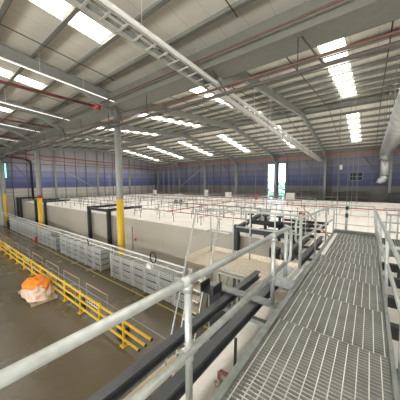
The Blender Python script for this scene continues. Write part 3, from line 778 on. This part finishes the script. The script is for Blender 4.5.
# ------------------------------------------------------------------ wrapped pallet
def lumpy(cx, cy, z0, rx, ry, h, seed, name, m, parent, wob=.12):
    rnd = random.Random(seed); n, mm = 28, 12; vs = []; fs = []
    ph = [(rnd.uniform(0, 6.28), rnd.uniform(0, 6.28), rnd.randint(2, 7), rnd.randint(1, 4)) for _ in range(8)]
    for i in range(mm + 1):
        th = (PI / 2) * i / mm
        for j in range(n):
            a = 2 * PI * j / n
            w = 1 + wob * sum(math.sin(p[2] * a + p[0]) * math.sin(p[3] * 2 * th + p[1]) for p in ph) / 3
            c, s_ = math.cos(a), math.sin(a)
            q = (abs(c) ** 2.6 + abs(s_) ** 2.6) ** (-1 / 2.6)
            rad = math.cos(th) ** .7 if i < mm else 0.0
            vs.append((cx + rx * q * c * rad * w, cy + ry * q * s_ * rad * w, z0 + h * math.sin(th) ** .8 * (w if i else 1)))
    for i in range(mm):
        for j in range(n): fs.append((i * n + j, i * n + (j + 1) % n, (i + 1) * n + (j + 1) % n, (i + 1) * n + j))
    return MB().add(vs, fs, True).build(name, m, parent)
PXc, PYc = -15.2, 4.0
t = thing('pallet', (PXc, PYc, 0), 'wooden pallet on the open floor under a wrapped load', 'pallet')
mb = MB()
for y in (3.42, 3.75, 4.0, 4.25, 4.52): mb.box(PXc - 1.25, PXc + 1.25, y - .08, y + .08, .12, .15)
mb.build('deck_boards', 'wood', t)
for x in (PXc - 1.15, PXc - .4, PXc + .4, PXc + 1.15): MB().box(x - .06, x + .06, 3.36, 4.6, 0, .12).build('bearer', 'wood', t)
lumpy(PXc - .02, PYc, .15, 1.22, .70, .40, 3, 'wrapped_load', 'film', None, .12)
o = bpy.data.objects['wrapped_load']; tag(o, 'crumpled clear-wrapped bundle heaped on the pallet', 'wrapped bundle')
o = lumpy(PXc + .50, PYc - .18, .3, .68, .42, .42, 9, 'wrapped_bag', 'film', None, .15); tag(o, 'pinkish film-wrapped bag on top of the pallet bundle', 'bag')
o = lumpy(PXc - .30, PYc + .06, .3, .95, .60, .66, 5, 'orange_bag', 'orange', None, .16); tag(o, 'bright orange bag on top of the pallet bundle', 'bag')

# ------------------------------------------------------------------ walkway
DZ = 4.6
WX0, WX1 = -0.98, .25
GJ = [-1.15, 0.0, 1.05, 3.12, 4.2, 5.27, 6.35, 7.45, 8.6, 9.95]
for i in range(len(GJ) - 1):
    a, b = GJ[i] + .006, GJ[i + 1] - .006
    t = thing('grating_panel', ((WX0 + WX1) / 2, (a + b) / 2, DZ - .035), 'galvanised walkway grating panel, %s back from the end gate' % ORD[len(GJ) - 2 - i], 'grating', 'walkway grating panels')
    mb = MB(); y = a + .02
    tilt = [0, .004, -.004][i % 3]
    while y < b - .01:
        mb.add([(WX0, y - .004, DZ - .034), (WX1, y - .004, DZ - .034), (WX1, y + .004, DZ - .034), (WX0, y + .004, DZ - .034),
                (WX0, y - .004, DZ), (WX1, y - .004, DZ), (WX1, y + .004, DZ), (WX0, y + .004, DZ)],
               [(0, 3, 2, 1), (4, 5, 6, 7), (0, 1, 5, 4), (1, 2, 6, 5), (2, 3, 7, 6), (3, 0, 4, 7)])
        y += .05
    mb.build('bearing_bars', 'grating', t)
    mb = MB(); n = 11; off = (i % 2) * .04
    for k in range(n + 1):
        x = WX0 + .03 + off + (WX1 - WX0 - .1) * k / n
        mb.box(x - .0045, x + .0045, a, b, DZ - .004, DZ + .004)
    mb.build('cross_rods', 'rod', t)
    for ya, yb in ((a, a + .005), (b - .005, b)): MB().box(WX0, WX1, ya, yb, DZ - .035, DZ + .002).build('edge_bar', 'grating', t)
t = thing('walkway_support', ((WX0 + WX1) / 2, 4.4, 4.3), 'steel channel frame carrying the walkway gratings', 'walkway frame')
MB().box(WX0 - .09, WX0 - .01, -1.2, 10.0, DZ - .22, DZ + .03).build('side_channel', 'galv_dark', t)
MB().box(WX1 + .01, WX1 + .05, -1.2, 10.0, DZ - .22, DZ + .03).build('side_channel', 'galv_dark', t)
MB().box(WX0 - .06, WX1 + .05, 9.96, 10.0, DZ - .2, DZ + .12).build('end_plate', 'galv_dark', t)
for k in range(len(GJ) - 1): MB().box(WX0 - .01, WX1 + .01, GJ[k + 1] - .03, GJ[k + 1] + .03, DZ - .2, DZ - .04).build('cross_bearer', 'galv_dark', t)
tag(MB().box(WX0 + .0, WX0 + .09, 6.6, 9.6, DZ + .006, DZ + .03).build('cover_strip', 'white'), 'pale flat cover strip along the far part of the walkway edge', 'cover strip')

# handrail helper: posts, rails, joint balls
def handrail(name, lab, rails, posts, r=.034, m='galv', group=None, cat='handrail'):
    ax = rails[0][0]
    t = thing(name, tuple(Vector(posts[0][0])), lab, cat, group)
    for i, rl in enumerate(rails): MB().tube(rl, r, 12).build('rail', m, t)
    for p, q in posts:
        MB().tube([p, q], r * .92, 12).build('post', m, t)
    return t
TR, MR = 5.665, 4.97
lx = lambda y: -1.37 + .025 * y
lx2 = lambda y: -1.35 if y < 5.7 else -1.35 + (y - 5.7) * .062
t = handrail('walkway_handrail', 'nearest galvanised tube handrail along the open side of the walkway', [
    [(-1.40, -1.6, TR), (-1.33, 1.52, TR), (-1.27, 4.42, TR)], [(-1.38, -1.6, MR), (-1.31, 1.52, MR), (-1.28, 4.42, MR)]],
    [((-1.33, 1.52, DZ - .35), (-1.33, 1.52, TR)), ((-1.28, 3.72, DZ - .2), (-1.28, 3.72, TR)), ((-1.27, 4.42, DZ - .2), (-1.27, 4.42, TR)), ((-1.38, -.9, DZ - .3), (-1.38, -.9, TR))], r=.040)
for y, x in ((1.52, -1.33), (3.72, -1.28), (-.9, -1.38)):
    for z in (TR, MR):
        MB().tube([(x - .003, y - .085, z), (x, y + .085, z)], .050, 12).tube([(x, y, z - .10), (x, y, z - .02)], .050, 12).build('clamp_fitting', 'galv', t)
# closed loop at the opening
lp = [(-1.27, 4.42, TR), (-1.26, 4.6, TR), (-1.25, 4.68, TR - .08), (-1.25, 4.68, MR + .08), (-1.26, 4.6, MR), (-1.27, 4.42, MR)]
MB().tube(lp, .034, 10).build('end_loop', 'galv', t)
t = handrail('walkway_handrail', 'galvanised handrail along the far stretch of the walkway, past the side steps', [
    [(-1.36, 5.75, TR), (-1.07, 9.96, TR)], [(-1.35, 5.75, 5.13), (-1.06, 9.96, 5.13)]],
    [((-1.34, 5.95, 4.25), (-1.34, 5.95, TR)), ((-1.25, 7.3, DZ - .3), (-1.25, 7.3, TR)), ((-1.16, 8.7, DZ - .3), (-1.16, 8.7, TR)), ((-1.07, 9.96, DZ - .3), (-1.07, 9.96, TR))], r=.028)
MB().tube([(-1.36, 5.75, TR), (-1.365, 5.6, TR), (-1.37, 5.54, TR - .08), (-1.37, 5.54, 5.2), (-1.36, 5.6, 5.13), (-1.35, 5.75, 5.13)], .028, 10).build('end_loop', 'galv', t)
t = handrail('walkway_handrail', 'galvanised handrail along the duct side of the walkway', [
    [(.40, -1.5, TR), (.31, 3.28, TR), (.14, 9.96, TR)], [(.43, -1.5, 5.12), (.34, 3.28, 5.12), (.18, 9.96, 5.12)]],
    [((.37, 1.0, DZ - .3), (.37, 1.0, TR)), ((.35, 3.0, DZ - .3), (.32, 3.0, TR)), ((.31, 4.9, DZ - .3), (.27, 4.9, TR)), ((.29, 6.7, DZ - .3), (.23, 6.7, TR)), ((.28, 8.4, DZ - .3), (.19, 8.4, TR)), ((.27, 9.9, DZ - .3), (.15, 9.9, TR))], r=.028)
t = thing('end_gate', (-.5, 10.03, DZ), 'end guard with three thin rails closing the walkway end', 'gate')
for z, r in ((5.66, .028), (5.28, .014), (4.93, .014)): MB().tube([(-1.07, 10.03, z), (.16, 10.03, z)], r, 8).build('rail', 'galv', t)
MB().tube([(-.66, 10.03, DZ - .1), (-.66, 10.03, 5.7)], .045, 10).build('post', 'galv', t)
tag(MB().tube([(-.66, 10.03, 5.5), (-.66, 10.03, 5.63)], .052, 10).tube([(-.66, 10.03, 5.2), (-.66, 10.03, 5.36)], .052, 10).build('post_band', 'black', t), 'black band')

# charcoal beams beside and below the walkway
def ib(name, p, q, w, h, lab, m='charcoal'):
    mb = MB(); mb.ibeam(p, q, w, h, .02, .015); return tag(mb.build(name, m), lab, 'beam')
ib('steel_beam', (-2.15, -1.5, 4.32), (-2.10, 5.05, 4.32), .13, .15, 'charcoal steel beam outermost beside the walkway, over the yellow barrier end')
ib('steel_beam', (-1.64, -1.5, 4.32), (-1.58, 5.05, 4.32), .14, .17, 'charcoal steel beam close beside the nearest walkway gratings')
ib('steel_beam', (-2.06, 6.75, 4.2), (-2.0, 10.3, 4.2), .15, .22, 'outer charcoal steel beam beyond the gangway')
ib('steel_beam', (-1.56, 6.75, 4.2), (-1.5, 10.3, 4.2), .14, .2, 'inner charcoal steel beam beyond the gangway')
for k, y in enumerate((-.9, 3.72, 7.8, 9.2)):
    tag(MB().box(-2.5, WX0 - .12, y - .05, y + .05, 3.98, 4.06).build('cross_channel', 'galv_dark' if y in (3.72,) else 'charcoal'), 'short cross channel tying the charcoal beams, %s along the walkway' % ORD[k], 'channel', 'cross channels between the charcoal beams')
tag(MB().box(-2.62, -1.1, 3.62, 3.80, 4.42, 4.46).build('cross_plate', 'galv_dark'), 'flat grey cross plate bridging both charcoal beams before the mobile steps', 'channel')
for i, (x, y, lab) in enumerate(((-2.42, 3.75, 'black square post under the flat grey cross plate'), (-2.42, 7.2, 'black square post under the outer beam beyond the mobile steps'), (-2.42, 9.9, 'black square post under the outer beam by the cold store corner'))):
    t = thing('support_post', (x, y, 0), lab, 'post', 'posts under the walkway beams')
    MB().box(x - .14, x + .14, y - .14, y + .14, 0.02, 4.4).build('shaft', 'black', t)
    MB().box(x - .25, x + .25, y - .25, y + .25, 0, .02).build('base_plate', 'black', t)
t = thing('beam_bracket', (-2.5, 3.4, 4.42), 'open black U-shaped bracket standing on the outer beam', 'bracket')
MB().box(-2.56, -2.25, 3.3, 3.6, 4.45, 4.47).box(-2.56, -2.54, 3.3, 3.6, 4.47, 4.62).box(-2.27, -2.25, 3.3, 3.6, 4.47, 4.62).build('channel', 'black', t)
# black grid beyond the side steps
for k, (x, lab) in enumerate(((-2.9, 'inner'), (-3.7, 'outer'))):
    tag(MB().box(x - .1, x + .1, 10.9, 15.6, 3.72, 3.94).build('steel_beam', 'black'), '%s black beam lying on the roof beyond the far walkway handrail' % lab, 'beam')
for k in range(4):
    y = 11.2 + k * 1.3
    tag(MB().box(-4.6, -1.9, y - .08, y + .08, 3.95, 4.09).build('steel_beam', 'black'), 'black cross beam on the roof beside the far walkway handrail, %s back from its gate end' % ORD[k], 'beam', 'black cross beams on the roof')
t = thing('valve_set', (-4.6, 10.6, CT), 'black valve assembly on the roof edge beside the goalpost frame', 'valve')
MB().tube([(-5.0, 10.7, 4.5), (-3.2, 10.7, 4.5)], .12, 10).build('pipe', 'black', t)
for x in (-4.9, -4.1, -3.4):
    MB().tube([(x, 10.7, CT), (x, 10.7, 4.9)], .07, 8).build('stem', 'black', t)
    MB().tube([(x, 10.7, 4.86), (x, 10.7, 4.92)], .16, 12).build('handwheel', 'black', t)
# red elbow valve beside the walkway
t = thing('drain_valve', (-1.48, 2.5, CT), 'red elbow pipe with small brass valve beside the near walkway edge', 'valve')
MB().tube([(-1.52, 2.36, CT), (-1.52, 2.36, 3.98)], .022, 8).build('riser', 'brass', t)
tag(MB().tube([(-1.52, 2.36, 3.92), (-1.52, 2.36, 4.0), (-1.49, 2.37, 4.03), (-1.36, 2.40, 4.0)], .028, 10).build('elbow', 'redpipe', t), 'red elbow')
MB().tube([(-1.56, 2.32, 3.85), (-1.48, 2.40, 3.85)], .035, 8).build('valve_body', 'brass', t)
tag(MB().tube([(-1.40, 2.6, CT), (-1.42, 2.62, 3.9), (-1.47, 2.74, 4.3)], .022, 8).build('cable_conduit', 'blackpipe'), 'black flexible conduit rising beside the near walkway edge', 'conduit')

# side platform beyond the duct-side handrail
t = thing('side_platform', (2.2, 9.0, 4.3), 'grated side platform beyond the duct-side handrail', 'platform')
mb = MB(); x = .36
while x < 4.2: mb.box(x, x + .01, 8.3, 9.7, DZ - .03, DZ); x += .06
mb.build('grating', 'grating', t)
MB().box(.36, 4.2, 8.26, 8.3, DZ - .2, DZ + .03).box(.36, 4.2, 9.7, 9.74, DZ - .2, DZ + .03).build('edge_channel', 'galv_dark', t)
for k, x in enumerate((.8, 2.4, 4.0)): MB().box(x - .06, x + .06, 8.4, 8.52, CT, DZ - .04).build('leg', 'black', t)
for yy, lab in ((9.9, 'guardrail at the far edge of the grated side platform'), (8.15, 'guardrail at the near edge of the grated side platform')):
    handrail('platform_guardrail', lab, [[(.4, yy, 5.63), (4.2, yy, 5.63)], [(.4, yy, 5.15), (4.2, yy, 5.15)]],
             [((x, yy, DZ - .2), (x, yy, 5.63)) for x in (.5, .8, 1.1, 1.9, 2.9, 4.0)], r=.026, cat='guardrail')
for k, y in enumerate((1.2, 2.25, 3.3, 4.4, 5.5, 6.6, 7.7)):
    tag(MB().box(WX1 + .08, 4.5, y - .07, y + .07, 4.16, 4.36).build('steel_beam', 'black'), 'black cross beam under the duct side of the walkway, %s along from the viewpoint end' % ORD[k], 'beam', 'black cross beams under the walkway side')
tag(MB().box(1.6, 1.75, .8, 8.2, 4.36, 4.46).build('pipe_support', 'galv_dark'), 'grey channel lying over the black cross beams on the duct side', 'channel')

# ------------------------------------------------------------------ mobile steps and gangway
PZ = 4.1
t = thing('mobile_steps', (-4.05, 4.5, 0), 'tall aluminium access steps with expanded-metal platform beside the walkway', 'steps')
mb = MB()
def mesh_deck(x0, x1, y0, y1, z):
    mb = MB(); n = int((x1 - x0 + y1 - y0) / .07)
    for k in range(n):
        c = k * .07
        for sg in (0, 1):
            if sg == 0: xa, ya, xb, yb = x0 + min(c, x1 - x0), y0 + max(0, c - (x1 - x0)), x0 + max(0, c - (y1 - y0)), y0 + min(c, y1 - y0)
            else: xa, ya, xb, yb = x1 - min(c, x1 - x0), y0 + max(0, c - (x1 - x0)), x1 - max(0, c - (y1 - y0)), y0 + min(c, y1 - y0)
            if abs(xa - xb) + abs(ya - yb) > .02: mb.bar((xa, ya, z), (xb, yb, z), .022, .012)
    return mb
mesh_deck(-4.5, -3.55, 5.1, 6.5, PZ).build('platform_mesh', 'mesh', t)
MB().box(-4.5, -3.55, 5.07, 5.1, PZ - .1, PZ + .01).build('platform_nosing', 'brass', t)
MB().box(-4.53, -4.5, 5.1, 6.5, PZ - .1, PZ + .16).box(-4.53, -3.55, 6.5, 6.53, PZ - .1, PZ + .16).build('toe_board', 'mesh', t)
for x in (-4.5, -3.58):
    MB().bar((x if x > -4 else -4.1, 5.0, PZ - .1), (x if x > -4 else -4.1, 3.75, .1), .04, .26, up=(0, 1, 0)).build('stringer', 'alu', t)
    MB().tube([(x, 5.62, 5.68), (x, 4.15, 1.4), (x, 4.12, 1.2)], .026, 8).build('handrail', 'galv', t)
    for yy in (6.45,): MB().tube([(x, yy, PZ), (x, yy, 5.6)], .024, 8).build('guard_post', 'galv', t)
    for z in (5.62, 4.88): MB().tube([(x, 5.62 if z > 5 else 5.3, z), (x, 6.45, z)], .024, 8).build('guard_rail', 'galv', t)
    MB().box(x - .035, x + .035, 6.38, 6.5, 0, PZ).box(x - .035, x + .035, 5.02, 5.12, 0, PZ - .1).build('leg', 'alu', t)
    MB().bar((x, 6.42, .4), (x, 5.1, 2.2), .03, .05).bar((x, 5.1, 2.2), (x, 6.42, 3.8), .03, .05).build('brace', 'alu', t)
MB().tube([(-4.5, 6.45, 5.62), (-3.58, 6.45, 5.62)], .024, 8).tube([(-4.5, 6.45, 4.88), (-3.58, 6.45, 4.88)], .024, 8).build('guard_rail', 'galv', t)
n = 14
for k in range(n):
    z = PZ - (k + 1) * PZ / (n + 1); y = 5.0 - 1.3 * (k + 1) / (n + 1)
    mesh_deck(-4.07, -3.62, y - .16, y + .1, z).box(-4.07, -3.62, y - .18, y - .155, z - .03, z + .01).build('tread', 'mesh', t)
t = thing('gangway', (-2.3, 5.8, 3.95), 'cream gangway plate linking the mobile steps to the walkway', 'gangway')
mesh_deck(-3.52, -1.5, 5.2, 6.5, PZ - .02).build('deck_mesh', 'mesh', t)
MB().box(-3.52, -1.5, 5.15, 6.5, PZ - .06, PZ - .035).build('deck_plate', 'mesh', t)
MB().box(-3.52, -1.5, 5.15, 5.18, PZ - .12, PZ + .04).build('front_edge', 'alu', t)
MB().box(-3.52, -1.5, 6.5, 6.53, PZ - .12, PZ + .16).build('toe_board', 'mesh', t)
for z in (5.63, 5.1): MB().tube([(-3.5, 6.5, z), (-1.45, 6.5, z)], .024, 8).build('guard_rail', 'galv', t)
for x in (-3.0, -2.2, -1.5): MB().tube([(x, 6.5, PZ - .05), (x, 6.5, 5.63)], .024, 8).build('guard_post', 'galv', t)
for x in (-3.4, -2.62): MB().box(x - .04, x + .04, 6.38, 6.46, 0, PZ - .06).box(x - .04, x + .04, 5.2, 5.28, 0, PZ - .06).build('leg', 'alu', t)
t = thing('side_step', (-1.24, 4.6, 4.4), 'small grated step box between gangway and walkway', 'step')
mb = MB(); y = 4.27
while y < 4.93: mb.box(-1.42, -1.06, y, y + .022, 4.70, 4.73); y += .075
for x in (-1.42, -1.31, -1.20, -1.08): mb.box(x, x + .02, 4.25, 4.95, 4.70, 4.735)
mb.build('tread', 'rod', t)
MB().box(-1.44, -1.42, 4.25, 4.95, 4.54, 4.74).build('side_plate', 'galv', t)
MB().box(-1.06, -1.04, 4.25, 4.95, 4.54, 4.74).build('side_plate', 'galv', t)
MB().box(-1.42, -1.06, 4.23, 4.25, 4.54, 4.74).build('riser_plate', 'galv', t)
MB().box(-1.10, -1.05, 4.25, 4.32, 4.36, 4.54).build('leg', 'galv', t)
MB().box(-1.42, -1.06, 4.27, 4.95, 4.56, 4.58).build('base_tray', 'black', t)
# second guardrail between platform and black valve beam
handrail('roof_handrail', 'galvanised guardrail on the roof edge behind the gangway', [[(-5.4, 11.0, 5.0), (-2.2, 11.0, 5.0)], [(-5.4, 11.0, 4.4), (-2.2, 11.0, 4.4)]],
         [((x, 11.0, CT), (x, 11.0, 5.0)) for x in (-5.3, -4.3, -3.3, -2.3)], r=.022)
# yellow edged threshold plate on floor below
t = thing('dock_plate', (-5.45, 4.3, 0), 'aluminium floor plate with yellow edge at the foot of the mobile steps', 'floor plate')
MB().box(-5.66, -5.42, 3.2, 5.6, 0, .04).build('plate', 'alu', t)
tag(MB().box(-5.54, -5.42, 3.2, 5.6, .04, .06).build('edge_stripe', 'yellow', t), 'yellow edge stripe')
